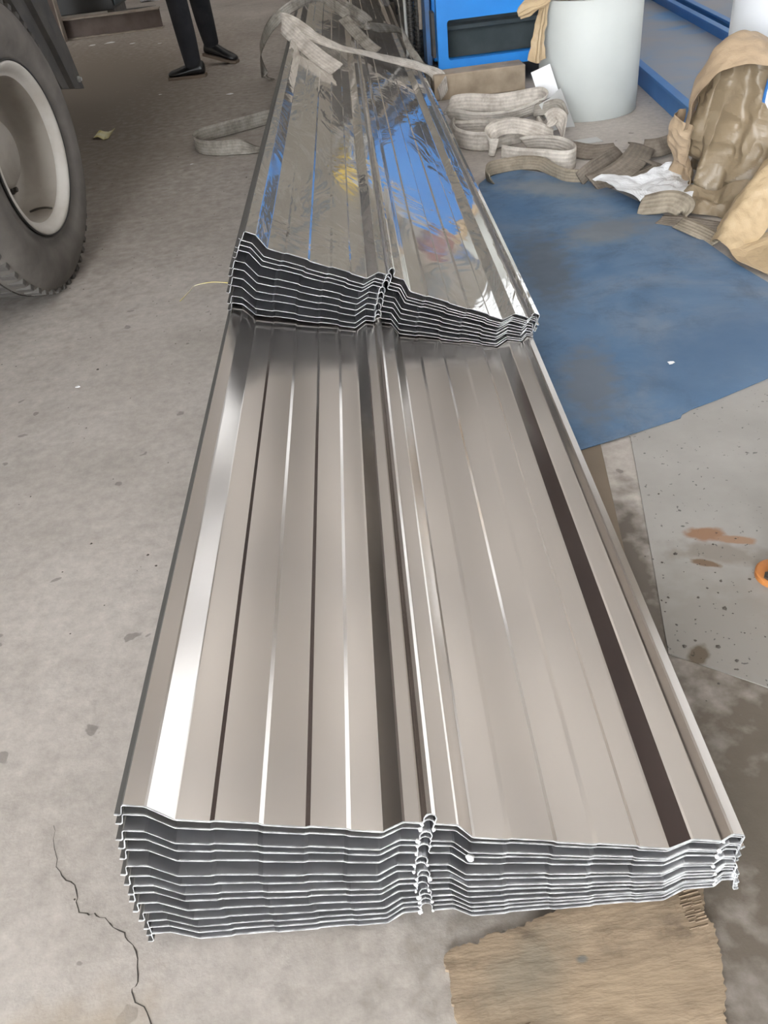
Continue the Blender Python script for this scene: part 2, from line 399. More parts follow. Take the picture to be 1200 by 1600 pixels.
for sx in (-7.2, -5.6, -4.0, -2.4, -.8, .8, 2.4, 4.0, 5.6, 7.2):  # glowing strips added overhead to light the floor and the sheet reflections
    n_sky += 1
    o = obj('window_%d' % n_sky, boxes('roof_light', [((sx - .275, Y0 + 1, ZC - .04), (sx + .275, 15.0, ZC - .01))]), 'skylight')
    struct(o, 'long translucent roof light letting daylight into workshop, strip %d' % n_sky, 'window')
for nm, lo, hi in (('wall_left', (X0 - .2, Y0, 0), (X0, Y1, ZC)), ('wall_right', (X1, Y0, 0), (X1 + .2, Y1, ZC)), ('wall_back', (X0, Y1, 0), (X1, Y1 + .2, ZC))):
    struct(obj(nm, boxes(nm, [(lo, hi)]), 'wall'), 'plain beige workshop wall, %s side' % nm.split('_')[1], 'wall')
wb = bpy.data.objects['wall_back']
for k in range(9):  # columns and girts added to vary what the glossy sheets reflect
    obj('column', boxes('column', [((X0 + .9 + k * 2.0, Y1 - .22, 0), (X0 + 1.12 + k * 2.0, Y1 - .01, ZC))]), 'steel_frame', wb)
for z in (1.2, 2.6, 4.0, 5.4): obj('girt', boxes('girt', [((X0, Y1 - .12, z), (X1, Y1 - .02, z + .14))]), 'wall_pale', wb)
for k in range(8):  # roof purlins put in to break up the sheet reflections
    obj('purlin', boxes('purlin', [((X0, Y0 + 1.2 + k * 3.6, ZC - .26), (X1, Y0 + 1.34 + k * 3.6, ZC - .045))]), 'steel_frame', ce)
struct(obj('wall_front', boxes('wall_front', [((X0, Y0 - .2, 0), (-7.2, Y0, ZC)), ((-.1, Y0 - .2, 0), (X1, Y0, ZC)), ((-7.2, Y0 - .2, 5.6), (-.1, Y0, ZC))]), 'wall'), 'beige wall with wide open doorway behind the photographer', 'wall')
for k, (ya, yb) in enumerate(((-5, -1), (0, 4), (5, 9), (14.5, 21.5))):  # glowing panes added on the right for side light and bright reflections
    wi = obj('window_%d' % (n_sky + 1 + k), boxes('side_window', [((X1 - .06, ya, 1.4), (X1 - .01, yb, 5.8))]), 'window')
    struct(wi, 'large frosted side window, number %d along the side wall' % (k + 1), 'window')
    obj('window_frame', boxes('window_frame', [((X1 - .1, ya + q * 1.0 - .03, 1.4), (X1 - .05, ya + q * 1.0 + .03, 5.8)) for q in range(5 if yb - ya < 5 else 8)] + [((X1 - .1, ya, z - .03), (X1 - .05, yb, z + .03)) for z in (1.4, 3.6, 5.8)]), 'steel_frame', wi)

# ================================================================== ROOFING SHEET STACKS
PROF = [(-.0745,.0035),(-.068,.003),(-.0655,.006),(-.0645,.022),(-.0625,.025),(-.037,.025),(-.034,.0235),(-.002,.001),(0,0)]
def pan(a, ribs, b):
    p = [(a, 0)]
    for s0, s1 in ribs: p += [(s0 - .003, 0), (s0 + .003, .0028), (s1 - .003, .0028), (s1 + .003, 0)]
    return p + [(b, 0)]
PROF += pan(.003, ((.046, .107), (.166, .218)), .259)
PROF += [(.2625,.001),(.284,.0235),(.287,.025),(.3085,.025),(.3105,.029),(.3095,.037),(.3125,.044),(.3175,.0465),(.3225,.044),(.3255,.037),(.3245,.029),(.3265,.025),(.353,.025),(.356,.0235),(.378,.001)]
PROF += pan(.382, ((.427, .488), (.543, .600)), .639)
PROF += [(.6425,.001),(.664,.0235),(.667,.025),(.7045,.025),(.7065,.028),(.7125,.040),(.715,.042),(.729,.041),(.7305,.038),(.7325,.016),(.734,.0135),(.7385,.0135),(.7395,.016)]
def crossv(yaw, tau): return Vector((math.cos(yaw) * math.cos(tau), -math.sin(yaw) * math.cos(tau), -math.sin(tau)))
def sheet_mesh(name, O, yaw_front, tau, axis, length, segs, twist=0.0, wav=0.0, jy=0.0, seed=0):
    rr = random.Random(seed); v, f = [], []
    ts = [0] + [length * (i / segs) ** 1.4 for i in range(1, segs + 1)]
    for t in ts:
        ta = tau + twist * t; c = crossv(yaw_front, ta); n = Vector((math.sin(ta), 0, math.cos(ta)))
        for s, h in PROF:
            p = O + axis * (t + jy) + c * s + n * h
            if wav: p = p + n * (wav * noise.noise(Vector((s * 6, t * 1.6, seed))))
            v.append(p)
    k = len(PROF)
    for i in range(len(ts) - 1):
        for q in range(k - 1): f.append((i * k + q, i * k + q + 1, (i + 1) * k + q + 1, (i + 1) * k + q))
    return pyd(name, v, f)
def edge_mesh(name, O, yaw_front, tau, axis, jy, hw, seed):
    """bright strip of cut metal and film along the front end of a sheet"""
    rr = random.Random(seed); c = crossv(yaw_front, tau); n = Vector((math.sin(tau), 0, math.cos(tau))); v, f = [], []
    P2 = []
    for (a, b) in zip(PROF[:-1], PROF[1:]):
        L = math.hypot(b[0] - a[0], b[1] - a[1]); m = max(1, int(L / .012))
        for j in range(m): P2.append((a[0] + (b[0] - a[0]) * j / m, a[1] + (b[1] - a[1]) * j / m))
    P2.append(PROF[-1])
    for i, (s, h) in enumerate(P2):
        a, b = P2[max(i - 1, 0)], P2[min(i + 1, len(P2) - 1)]
        dx, dy = b[0] - a[0], b[1] - a[1]; l = math.hypot(dx, dy) or 1; nx, ny = -dy / l, dx / l
        w_ = hw * rr.uniform(.45, 1.15)
        for (e, y) in ((w_, -.0012), (-w_, -.0012), (-w_, .0006), (w_, .0006)):
            v.append(O + axis * (jy + y) + c * (s + nx * e) + n * (h + ny * e))
    for i in range(len(P2) - 1):
        for k in range(4): f.append((4 * i + k, 4 * i + (k + 1) % 4, 4 * i + 4 + (k + 1) % 4, 4 * i + 4 + k))
    f += [(3, 2, 1, 0), tuple(4 * (len(P2) - 1) + k for k in range(4))]
    return pyd(name, v, f)
ORD = ['topmost', 'second', 'third', 'fourth', 'fifth', 'sixth', 'seventh', 'eighth', 'ninth', 'tenth', 'eleventh', 'twelfth', 'thirteenth', 'bottom']
def stack(N, Ot, yt, tt, Ob, yb, tb, axis, length, top_mat, desc, where, group, twist_t, hw, seed):
    rr = random.Random(seed)
    # irregular gaps: some sheets lie closer together than others
    gaps = [rr.choice((.62, .8, 1.0, 1.15, 1.45)) for _ in range(N - 1)]; S = sum(gaps); acc = 0
    for i in range(N):
        k = acc / S
        if i < N - 1: acc += gaps[i]
        O = Ot.lerp(Ob, k) + Vector((-.011 * math.sin(math.pi * k) + (rr.uniform(-.002, .002) if i else 0), 0, 0)); yaw = yt + (yb - yt) * k; tau = tt + (tb - tt) * k; tw = twist_t * (1 - k)
        jy = 0 if i == 0 else rr.uniform(-.004, .004)
        root = obj('roofing_sheet', sheet_mesh('roofing_sheet', O, yaw, tau, axis, length, 70 if i == 0 else 10, tw, .0012 if i == 0 else 0, jy, seed + i), top_mat if i == 0 else 'sheet_side')
        if i == N - 1 or i == 0:
            t_ = '%s, %s sheet of the %s' % (desc if i == 0 else 'grey profiled steel roofing sheet with bright cut end', 'top' if i == 0 else 'lowest', where)
        else: t_ = 'grey profiled steel roofing sheet, %s from the top in the %s' % (ORD[i], where)
        tag(root, t_, 'roofing sheet', group)
        root.data.materials.append(MT['sheet_dark'])          # left hem coloured dark to stand in for its shade
        kk = len(PROF) - 1
        for q, p in enumerate(root.data.polygons):
            if q % kk < 4: p.material_index = 1
        md = solid(root, .0009); md.use_rim = True
        e = obj('cut_edge', edge_mesh('cut_edge', O, yaw, tau, axis, jy, hw, seed * 31 + i), 'cut_edge', root); e['label'] = 'bright cut edge with film'
        if hw > .0006:
            c = crossv(yaw, tau); n = Vector((math.sin(tau), 0, math.cos(tau)))
            spots = [(.3085, .0255), (.3255, .0265)] if i % 2 else [(.3085, .0255), (.706, .026)]
            if i == 3: spots.append((.381, .001))
            for (s, h) in spots:
                r_ = rr.uniform(.0018, .0034) * (1.7 if s == .381 else 1)
                bm = bmesh.new(); bmesh.ops.create_icosphere(bm, subdivisions=2, radius=r_)
                for vv in bm.verts: vv.co *= 1 + .5 * noise.noise(vv.co * 500 + Vector((i, s, 0)))
                bmesh.ops.translate(bm, verts=bm.verts[:], vec=O + axis * (jy - .002) + c * s + n * h)
                obj('film_burr', from_bm(bm, 'film_burr'), 'burr', root, True)
AX_L = Vector((math.sin(.027), math.cos(.027), 0.0))
AX_U = Vector((.028, 1, -.003)).normalized()
stack(14, Vector((-.3075, .6043, .2591)), .0664, .2247, Vector((-.3251, .5709, .0212)), .0414, .002, AX_L, 8.0, 'sheet_matt',
      'tan grey satin roofing sheet with long ribs', 'front stack', 'sheets of the front stack', 0.0, .00068, 11)
stack(10, Vector((-.208, 2.077, .4316)), .0669, .4085, Vector((-.2683, 2.0555, .2680)), .0923, .2330, AX_U, 7.6, 'sheet_gloss',
      'mirror bright roofing sheet with film wrinkles', 'raised rear stack', 'sheets of the raised rear stack', .012, .00055, 23)

# ================================================================== TRUCK
def truck():
    t = empty('truck', (-1.063, 3.168, 0), -.11)
    tag(t, 'parked truck with dirty white rear wheel and dark mudguard beside the stacks', 'truck')
    RT, RR_, cz = .488, .275, .488
    tp = [(.272,-.04),(.285,-.012),(.300,-.006),(.306,-.012),(.335,.004),(.385,.008),(.425,-.002),(.452,-.018),(.470,-.030),(.480,-.046),(.484,-.075),(.486,-.14),(.484,-.205),(.480,-.232),(.462,-.252),(.42,-.278),(.36,-.282),(.30,-.27),(.272,-.24)]
    def wheel(x):
        ty = obj('tyre', lathe('tyre', tp, 96, 'X', True), 'tyre', t, True); ty.location = (x, 0, cz)
        return ty
    ty = wheel(0.0)
    lug = boxes('tread_block', [((-.085, -.0115, -.010), (-.028, .0115, .009))], .002); lug2 = boxes('tread_block', [((-.030, -.0255, -.008), (.030, .0255, .004))], .002)
    lug.materials.append(MT['tyre_tread']); lug2.materials.append(MT['tyre_tread'])
    NL = 56
    for k in range(NL):
        a = 2 * math.pi * k / NL
        for (me, x, r, off) in ((lug, .0, .4795, 0), (lug2, -.135, .486, .5)):
            if me is lug2 and k % 2: pass
            o = bpy.data.objects.new('tread_block', me); COL.objects.link(o); o.parent = ty
            aa = a + off * 2 * math.pi / NL; o.location = (x, r * math.cos(aa), r * math.sin(aa)); o.rotation_euler = (aa - math.pi / 2, 0, 0)
    rp = [(.279,-.016),(.2815,-.008),(.279,-.001),(.272,.001),(.262,-.004),(.256,-.012),(.249,-.024),(.243,-.030),(.2375,-.032)]
    rim = obj('rim', lathe('rim', rp, 80, 'X'), 'rim', t, True); rim.location = (0, 0, cz)
    bp = [(.2378,-.032),(.2345,-.040),(.2315,-.09),(.228,-.148),(.222,-.164),(.210,-.172),(.19,-.170),(.15,-.166),(.118,-.166),(.116,-.115),(.10,-.10),(.0,-.095)]
    obj('rim_barrel', lathe('rim_barrel', bp, 80, 'X'), 'rim_dirty', t, True).location = (0, 0, cz)
    obj('bead_ring', lathe('bead_ring', [(.2795,-.014),(.2845,-.010),(.2865,-.003),(.2845,.001),(.281,-.001),(.2795,-.014)], 80, 'X'), 'machine_black', t, True).location = (0, 0, cz)
    bolt = lathe('wheel_bolt', [(.0, .024), (.009, .024), (.010, .020), (.010, .012), (.016, .012), (.017, .0)], 6, 'X'); bolt.materials.append(MT['bolt'])
    for k in range(10):
        a = 2 * math.pi * k / 10 + .2
        o = bpy.data.objects.new('wheel_bolt', bolt); COL.objects.link(o); o.parent = rim; o.location = (-.170, .168 * math.cos(a), .168 * math.sin(a))
    obj('valve_stem', tube('valve_stem', [(-.115, .055, cz - .222), (-.09, .060, cz - .216), (-.055, .062, cz - .214), (-.030, .06, cz - .218)], .0042, 8), 'bolt', t, True)
    wheel(-.33)
    obj('axle', lathe('axle', [(0, -.2), (.07, -.2), (.06, -.6), (.06, -1.8), (0, -1.8)], 20, 'X'), 'truck_dark', t).location = (0, 0, cz)
    # mudguard stay: a folded channel hanging behind the wheel, with a bolt near its tip
    v = []; f = []
    path = [(1.015, .498, .335), (.93, .68, .40), (.83, .86, .46), (.72, 1.15, .5)]
    sec = [(-.5, 0), (-.46, .02), (-.26, .02), (-.22, -.004), (-.04, -.004), (0, .016), (.2, .016), (.24, -.004), (.5, -.004), (.5, -.02), (-.5, -.02)]
    for (y, z, wd) in path:
        d = Vector((0, .98, -.19)).normalized()
        for (q, h) in sec: v.append((-.20 + h, y + d.y * q * wd, z + d.z * q * wd))
    k = len(sec)
    for i in range(len(path) - 1):
        for q in range(k): f.append((i * k + q, i * k + (q + 1) % k, (i + 1) * k + (q + 1) % k, (i + 1) * k + q))
    f += [tuple(range(k)), tuple((len(path) - 1) * k + q for q in range(k - 1, -1, -1))]
    mg = obj('mudguard_stay', pyd('mudguard_stay', v, f), 'truck_dark', t)
    b2 = obj('stay_bolt', lathe('stay_bolt', [(0, .012), (.008, .012), (.009, .004), (.013, .003), (.013, -.004)], 12, 'X'), 'grey_plate', mg); b2.location = (-.196, 1.125, .515)
    obj('mudguard', loft('mudguard', [[(-.05 - .3 * q, .62 * math.cos(a), cz + .62 * math.sin(a)) for a in [R(x) for x in (62, 80, 100, 120, 140)]] for q in (0, 1)], 24, 4, lambda u, v, p: 0), 'truck_dark', t)
    obj('chassis_rail', boxes('chassis_rail', [((-.75, -3.0, .95), (-.66, 3.6, 1.18)), ((-1.75, -3.0, .95), (-1.66, 3.6, 1.18))]), 'truck_dark', t)
    obj('tool_box', boxes('tool_box', [((-2.2, -2.4, .34), (-.28, -.66, 1.2))], .02), 'truck_dark', t)  # unseen box added to block light passing under the bed
    obj('cargo_bed', boxes('cargo_bed', [((-2.35, -2.6, 1.2), (0.0, 3.7, 1.32)), ((-.06, -2.6, 1.32), (0.0, 3.7, 2.5)), ((-2.35, -2.6, 1.32), (-2.29, 3.7, 2.5)), ((-2.35, 3.64, 1.32), (0, 3.7, 2.5)), ((-2.35, -2.6, 1.32), (0, -2.54, 2.5))], .008), 'truck_bed', t)  # unseen bed, its sides raised to block light from the left
truck()

# ================================================================== PERSON (only the legs are in view)
def person():
    root = empty('person', (-1.0, 7.35, 0)); tag(root, 'person in black trousers and black shoes walking past the truck', 'person')
    V = [(.03, .02, .93, .125), (.03, .02, 1.08, .125), (.03, .02, 1.25, .145), (.03, .02, 1.40, .13), (.03, .02, 1.47, .06), (.03, .00, 1.54, .06), (.03, -.01, 1.62, .088), (.03, -.01, 1.70, .085), (.03, -.01, 1.75, .045),
         (-.075, .00, .86, .105), (-.035, -.17, .50, .082), (-.015, -.215, .27, .078), (-.005, -.235, .09, .066), (-.003, -.238, .055, .064),
         (.10, .04, .86, .105), (.095, .10, .50, .084), (.098, .18, .29, .078), (.105, .225, .16, .066), (.108, .232, .12, .064),
         (-.14, .02, 1.37, .062), (-.22, .00, 1.12, .048), (-.20, -.10, .90, .036), (-.20, -.13, .85, .033),
         (.20, .02, 1.37, .062), (.28, .04, 1.12, .048), (.27, -.02, .89, .036), (.27, -.05, .84, .033)]
    E_ = [(0, 1), (1, 2), (2, 3), (3, 4), (4, 5), (5, 6), (6, 7), (7, 8), (0, 9), (9, 10), (10, 11), (11, 12), (12, 13), (0, 14), (14, 15), (15, 16), (16, 17), (17, 18), (3, 19), (19, 20), (20, 21), (21, 22), (3, 23), (23, 24), (24, 25), (25, 26)]
    for hb, sgn in ((22, -1), (26, 1)):
        bx, by, bz, _ = V[hb]
        for k in range(4):
            a = len(V); V.append((bx + .0, by - .03 + k * .02, bz - .05, .010)); V.append((bx - sgn * .012, by - .035 + k * .02, bz - .095 + abs(k - 1.5) * .006, .0085)); E_ += [(hb, a), (a, a + 1)]
        a = len(V); V.append((bx, by - .05, bz - .02, .011)); V.append((bx - sgn * .005, by - .065, bz - .05, .009)); E_ += [(hb, a), (a, a + 1)]
    me = bpy.data.meshes.new('body'); me.from_pydata([v[:3] for v in V], E_, []); o = bpy.data.objects.new('body', me); COL.objects.link(o)
    sk = o.modifiers.new('skin', 'SKIN'); sk.use_smooth_shade = True
    for i, v in enumerate(V):
        d = me.skin_vertices[0].data[i]; d.radius = (v[3], v[3]); d.use_root = (i == 0)
    o.modifiers.new('sub', 'SUBSURF').levels = 2; o.modifiers['sub'].render_levels = 2
    dg = bpy.context.evaluated_depsgraph_get(); em = bpy.data.meshes.new_from_object(o.evaluated_get(dg))
    bpy.data.objects.remove(o)
    b = obj('body', em, None, root, True)
    em.materials.clear()
    for m in ('trousers', 'jacket', 'skin', 'hair'): em.materials.append(MT[m])
    for p in em.polygons:
        z, x = p.center.z, p.center.x
        arm = x < -.135 or x > .195
        p.material_index = 2 if (arm and z < .92) or z > 1.48 else (1 if z > .98 or arm else 0)
        if z > 1.66 or (z > 1.57 and p.center.y > .03): p.material_index = 3
        p.use_smooth = True
    b['label'] = 'legs in loose black trousers'
    def shoe(loc, rz, rx):
        prof = [(-.07, .036, .085, .0), (-.055, .043, .10, 0), (0, .047, .105, 0), (.05, .047, .085, 0), (.10, .052, .066, 0), (.15, .054, .054, 0), (.19, .047, .044, 0), (.22, .030, .030, 0)]
        for nm, z0, m in (('shoe', .018, 'shoe'), ('shoe_sole', 0.0, 'sole')):
            v, f = [], []
            for (y, hw, h, _) in prof:
                if nm == 'shoe': ring = [(-hw, .0), (-hw * .98, h * .45), (-hw * .65, h * .85), (0, h), (hw * .65, h * .85), (hw * .98, h * .45), (hw, .0)]
                else: ring = [(-hw * 1.04, 0), (-hw * 1.06, .02), (hw * 1.06, .02), (hw * 1.04, 0)]
                v += [(x, y, z0 + z) for x, z in ring]; k = len(ring)
            for i in range(len(prof) - 1):
                for q in range(k): f.append((i * k + q, i * k + (q + 1) % k, (i + 1) * k + (q + 1) % k, (i + 1) * k + q))
            f += [tuple(range(k)), tuple((len(prof) - 1) * k + q for q in range(k - 1, -1, -1))]
            me2 = pyd(nm, v, f); bm = bmesh.new(); bm.from_mesh(me2); bmesh.ops.recalc_face_normals(bm, faces=bm.faces[:]); bm.to_mesh(me2); bm.free()
            if nm == 'shoe':
                s = obj(nm, me2, m, root, True); s.location = loc; s.rotation_euler = (rx, 0, rz)
                md = s.modifiers.new('sub', 'SUBSURF'); md.levels = md.render_levels = 1
            else: obj(nm, me2, m, s)
    shoe((.01, -.24, .0), R(84), 0)
    shoe((.095, .225, .052), R(-112), R(-14))
person()

# ================================================================== FAR LEFT: BEAMS AND CABINET
def h_section(name, L, H, B, t, axis):
    lst = [((0, -B / 2, 0), (L, B / 2, t)), ((0, -B / 2, H - t), (L, B / 2, H)), ((0, -t / 2, t), (L, t / 2, H - t))]
    if axis == 'Z': lst = [((lo[2] - H / 2, lo[1], lo[0]), (hi[2] - H / 2, hi[1], hi[0])) for lo, hi in lst]
    return boxes(name, lst)
e = empty('steel_beam', (-2.75, 10.13, 0), -.02); tag(e, 'short rusty H-beam lying on the floor behind the truck', 'beam')
L_, H_, B_, t_ = 1.10, .185, .15, .012
obj('web', boxes('web', [((0, -.006, t_), (L_, .006, H_ - t_))]), 'rust_steel', e)
for z in (0, H_ - t_): obj('flange', boxes('flange', [((0, -B_ / 2, z), (L_, B_ / 2, z + t_))], .002), 'rust_edge', e)
e = empty('steel_column', (-2.74, 9.98, 0), .1); tag(e, 'upright dark rusty H-column standing beside the lying beam', 'column')
obj('web', boxes('web', [((-.14, -.006, 0), (.09, .006, 3.0))]), 'rust_steel', e)
for x in (-.152, .09): obj('flange', boxes('flange', [((x, -.1, 0), (x + .012, .1, 3.0))], .002), 'rust_edge' if x > 0 else 'rust_steel', e)
e = empty('dark_cabinet', (-2.75, 11.3, 0)); tag(e, 'black metal cabinet in shade behind the rusty beam', 'cabinet')
obj('body', boxes('body', [((-.75, -.25, .12), (.45, .6, 1.4))], .01), 'black_box', e)
obj('side_plate', boxes('side_plate', [((.46, -.22, .16), (.47, .5, 1.2))]), 'machine_in', e)
for x in (-.7, .4): obj('foot', boxes('foot', [((x - .04, -.2, 0), (x + .04, .5, .12))]), 'truck_dark', e)
obj('pipe', tube('pipe', [(-.3, -.27, .55), (-.05, -.34, .42), (.1, -.36, .37)], .018, 8), 'bolt', e)
zz = lambda s, a: (lambda x, y: .012 + a * noise.noise(Vector((x * s, y * s, 3.1))))
tag(obj('oil_spill', sheet_from_outline('oil_spill', [(-2.583,11.837),(-2.553,12.25),(-2.385,12.233),(-2.182,12.222),(-2.02,12.20),(-2.243,12.10),(-2.374,11.983),(-2.514,11.885)], lambda x, y: .002, .002, 3, 4), 'black_box'), 'dark oil spill on floor behind the lying beam', 'oil stain')
tag(obj('white_bag', sheet_from_outline('white_bag', [(-2.30,12.75),(-2.18,12.70),(-2.05,12.74),(-2.0,12.85),(-2.1,13.0),(-2.28,12.98)], lambda x, y: .06 + .05 * noise.noise(Vector((x * 9, y * 9, 0))), .06, 5, 14), 'plastic', None), 'small white plastic bag on the far floor', 'bag')

# ================================================================== BLUE MACHINE ON TIMBER
def machine():
    t = empty('roll_forming_machine', (0, 0, 0)); tag(t, 'bright blue roll forming machine with recessed opening, standing on a timber block', 'machine')
    xa, xb, yf, z0, z1 = .665, 1.62, 5.56, .118, .74
    # front frame with an opening
    ox0, ox1, oz0, oz1 = .725, 1.30, .176, .385
    bm = bmesh.new()
    def rect(a, b, c, d, r=0):
        if not r: return [(a, c), (b, c), (b, d), (a, d)]
        out = []
        for (cx, cz, s) in ((a + r, c + r, 180), (b - r, c + r, 270), (b - r, d - r, 0), (a + r, d - r, 90)):
            for k in range(4): out.append((cx + r * math.cos(R(s + k * 30)), cz + r * math.sin(R(s + k * 30))))
        return out
    inner = rect(ox0, ox1, oz0, oz1, .014)
    lo = [((xa, yf, z0), (ox0 + .0, yf + .05, z1)), ((ox1, yf, z0), (xb, yf + .05, z1)), ((ox0, yf, z0), (ox1, yf + .05, oz0)), ((ox0, yf, oz1), (ox1, yf + .05, z1))]
    obj('front_frame', boxes('front_frame', lo), 'blue', t)
    fr = []
    for (cx, cz, sx, sz) in ((ox0, oz0, 1, 1), (ox1, oz0, -1, 1), (ox1, oz1, -1, -1), (ox0, oz1, 1, -1)):
        r_ = .016; pts = [(cx, cz)] + [(cx + sx * r_ * (1 - math.sin(R(a))), cz + sz * r_ * (1 - math.cos(R(a)))) for a in (0, 30, 60, 90)]
        v = [(x, y, z) for y in (yf, yf + .05) for x, z in pts]; k = len(pts)
        f = [tuple(range(k)), tuple(range(2 * k - 1, k - 1, -1))] + [(i, (i + 1) % k, k + (i + 1) % k, k + i) for i in range(k)]
        obj('corner_gusset', pyd('corner_gusset', v, f), 'blue', t)
    obj('inner_panel', boxes('inner_panel', [((xa + .03, yf + .30, z0 + .02), (xb - .03, yf + .31, .62)), ((xa + .03, yf + .05, z0), (xb - .03, yf + .3, z0 + .015))]), 'machine_in', t)
    obj('inner_shelf', boxes('inner_shelf', [((xa + .03, yf + .20, .30), (xb - .03, yf + .30, .325))], .004), 'machine_in', t)
    obj('body', boxes('body', [((xa + .01, yf + .32, z0), (xb, yf + 1.5, z1))], .01), 'blue', t)
    sp = obj('side_panel', boxes('side_panel', [((.628, yf + .28, .11), (.66, yf + .46, .50))], .004), 'blue_dirty', t)
    obj('slot', boxes('slot', [((.645, yf + .10, .18), (.664, yf + .2, .42))]), 'machine_black', t)
    obj('foot_plate', boxes('foot_plate', [((.60, yf + .25, .0), (.68, yf + .55, .11)), ((1.45, yf + .2, 0), (1.6, yf + .5, .118)), ((.7, yf + 1.2, 0), (1.6, yf + 1.45, .118))]), 'machine_black', t)
    # black ribbed hoses hanging at the side
    for (x, y, zt) in ((.565, yf + .55, .62), (.615, yf + .62, .56)):
        pr = []
        for k in range(int((zt - .12) / .022)):
            z = .12 + k * .022; pr += [(.021, z), (.023, z + .004), (.023, z + .011), (.017, z + .013), (.017, z + .020)]
        h = obj('ribbed_hose', lathe('ribbed_hose', [(0, pr[0][1])] + pr + [(0, pr[-1][1])], 16), 'machine_black', t); h.location = (x, y, 0)
    obj('copper_pipe', lathe('copper_pipe', [(0, .28), (.012, .28), (.012, .75), (0, .75)], 10), 'rust_edge', t).location = (.625, yf + .53, 0)
    obj('grey_conduit', lathe('grey_conduit', [(0, .1), (.010, .1), (.010, .9), (0, .9)], 10), 'grey_plate', t).location = (.535, yf + .58, 0)
    obj('drive_unit', boxes('drive_unit', [((.56, yf + .7, .02), (.66, yf + 1.5, .30))], .01), 'machine_black', t)
    # the forming line going back behind the front unit
    obj('rear_frame', boxes('rear_frame', [((.70, yf + 1.56, .08), (1.55, yf + 6.2, .16)), ((.66, yf + 1.56, .16), (.74, yf + 6.2, .98)), ((1.5, yf + 1.56, .16), (1.58, yf + 6.2, .98))] + [((.70, yf + 1.6 + k * .9, 0), (1.55, yf + 1.75 + k * .9, .08)) for k in range(6)]), 'machine_black', t)
    for k in range(9):
        r_ = obj('forming_roll', lathe('forming_roll', [(0, 0), (.06, 0), (.06, .25), (.08, .28), (.08, .46), (.06, .49), (.06, .75), (0, .75)], 20, 'X'), 'bolt', t); r_.location = (.745, yf + 1.9 + k * .48, .90)
    # upper works, above the picture
    for k in range(3):
        r_ = obj('forming_roll', lathe('forming_roll', [(0, 0), (.07, 0), (.07, .25), (.09, .28), (.09, .5), (.07, .53), (.07, .85), (0, .85)], 24, 'X'), 'grey_plate', t); r_.location = (.70, yf + .60 + k * .32, z1 + .085)
    obj('guard', boxes('guard', [((.72, yf + .85, .93), (.92, yf + 1.1, 1.10))], .02), 'yellow', t)
    obj('motor', boxes('motor', [((1.36, yf + .2, z1), (1.52, yf + .42, z1 + .18))], .03), 'red', t)
machine()
tb = boxes('timber', [((0, 0, 0), (.545, .16, .137))], .006)
o = obj('timber_block', tb, 'wood'); o.location = (.608, 5.375, 0); o.rotation_euler = (0, 0, .02)
tag(o, 'thick old timber block propped under the front of blue machine', 'timber block')

# ================================================================== COILS
e = empty('steel_coil', (1.352, 4.765, 0)); tag(e, 'pale grey-green steel coil standing upright beside the blue machine', 'steel coil')
obj('wound_sheet', lathe('wound_sheet', [(.20, .0), (.252, 0), (.255, .003), (.255, .54), (.252, .543), (.247, .540), (.243, .543), (.236, .540), (.228, .543), (.20, .54), (.20, 0)], 96), 'coil', e, False)
for p in e.children[0].data.polygons: p.use_smooth = abs(p.normal.z) < .5
obj('paper_core', lathe('paper_core', [(.198, .03), (.198, .555), (.186, .562), (.182, .55), (.182, .03)], 64), 'paper_yellow', e, True)
o = obj('paper_lip', loft('paper_lip', [[(.20 * math.cos(a), .20 * math.sin(a), .538) for a in [R(x) for x in range(180, 370, 20)]], [((.262 + .006 * math.sin(a * 9)) * math.cos(a), (.262 + .006 * math.sin(a * 9)) * math.sin(a), .549) for a in [R(x) for x in range(180, 370, 20)]]], 60, 6, lambda u, v, p: .004 * noise.noise(p * 40)), 'paper_yellow', e); solid(o, .001)
e = empty('white_steel_coil', (1.93, 3.60, 0)); tag(e, 'white steel coil standing upright, wrapped at its foot in brown paper', 'steel coil')
c2 = obj('wound_sheet', lathe('wound_sheet', [(.18, .05), (.325, .05), (.33, .055), (.33, 1.0), (.325, 1.005), (.18, 1.0), (.18, .05)], 96), 'coil_white', e)
for p in c2.data.polygons: p.use_smooth = abs(p.normal.z) < .5
obj('coil_base', lathe('coil_base', [(0, 0), (.30, 0), (.30, .05), (0, .05)], 48), 'wood', e)
e = empty('film_roll', (1.875, 3.02, .36), R(58.5)); tag(e, 'roll of white film with blue rim lying against brown paper', 'film roll')
for nm, pr, m in (('film', [(.05, -.09), (.352, -.09), (.357, -.085), (.357, .085), (.352, .09), (.05, .09), (.05, -.09)], 'coil_white'), ('blue_rim', [(.348, -.091), (.3585, -.0905), (.3595, -.08), (.357, -.078)], 'blue_flange'), ('blue_rim', [(.357, .078), (.3595, .08), (.3585, .0905), (.348, .091)], 'blue_flange')):
    obj(nm, lathe(nm, pr, 72, 'X', nm == 'film'), m, e, nm != 'film')

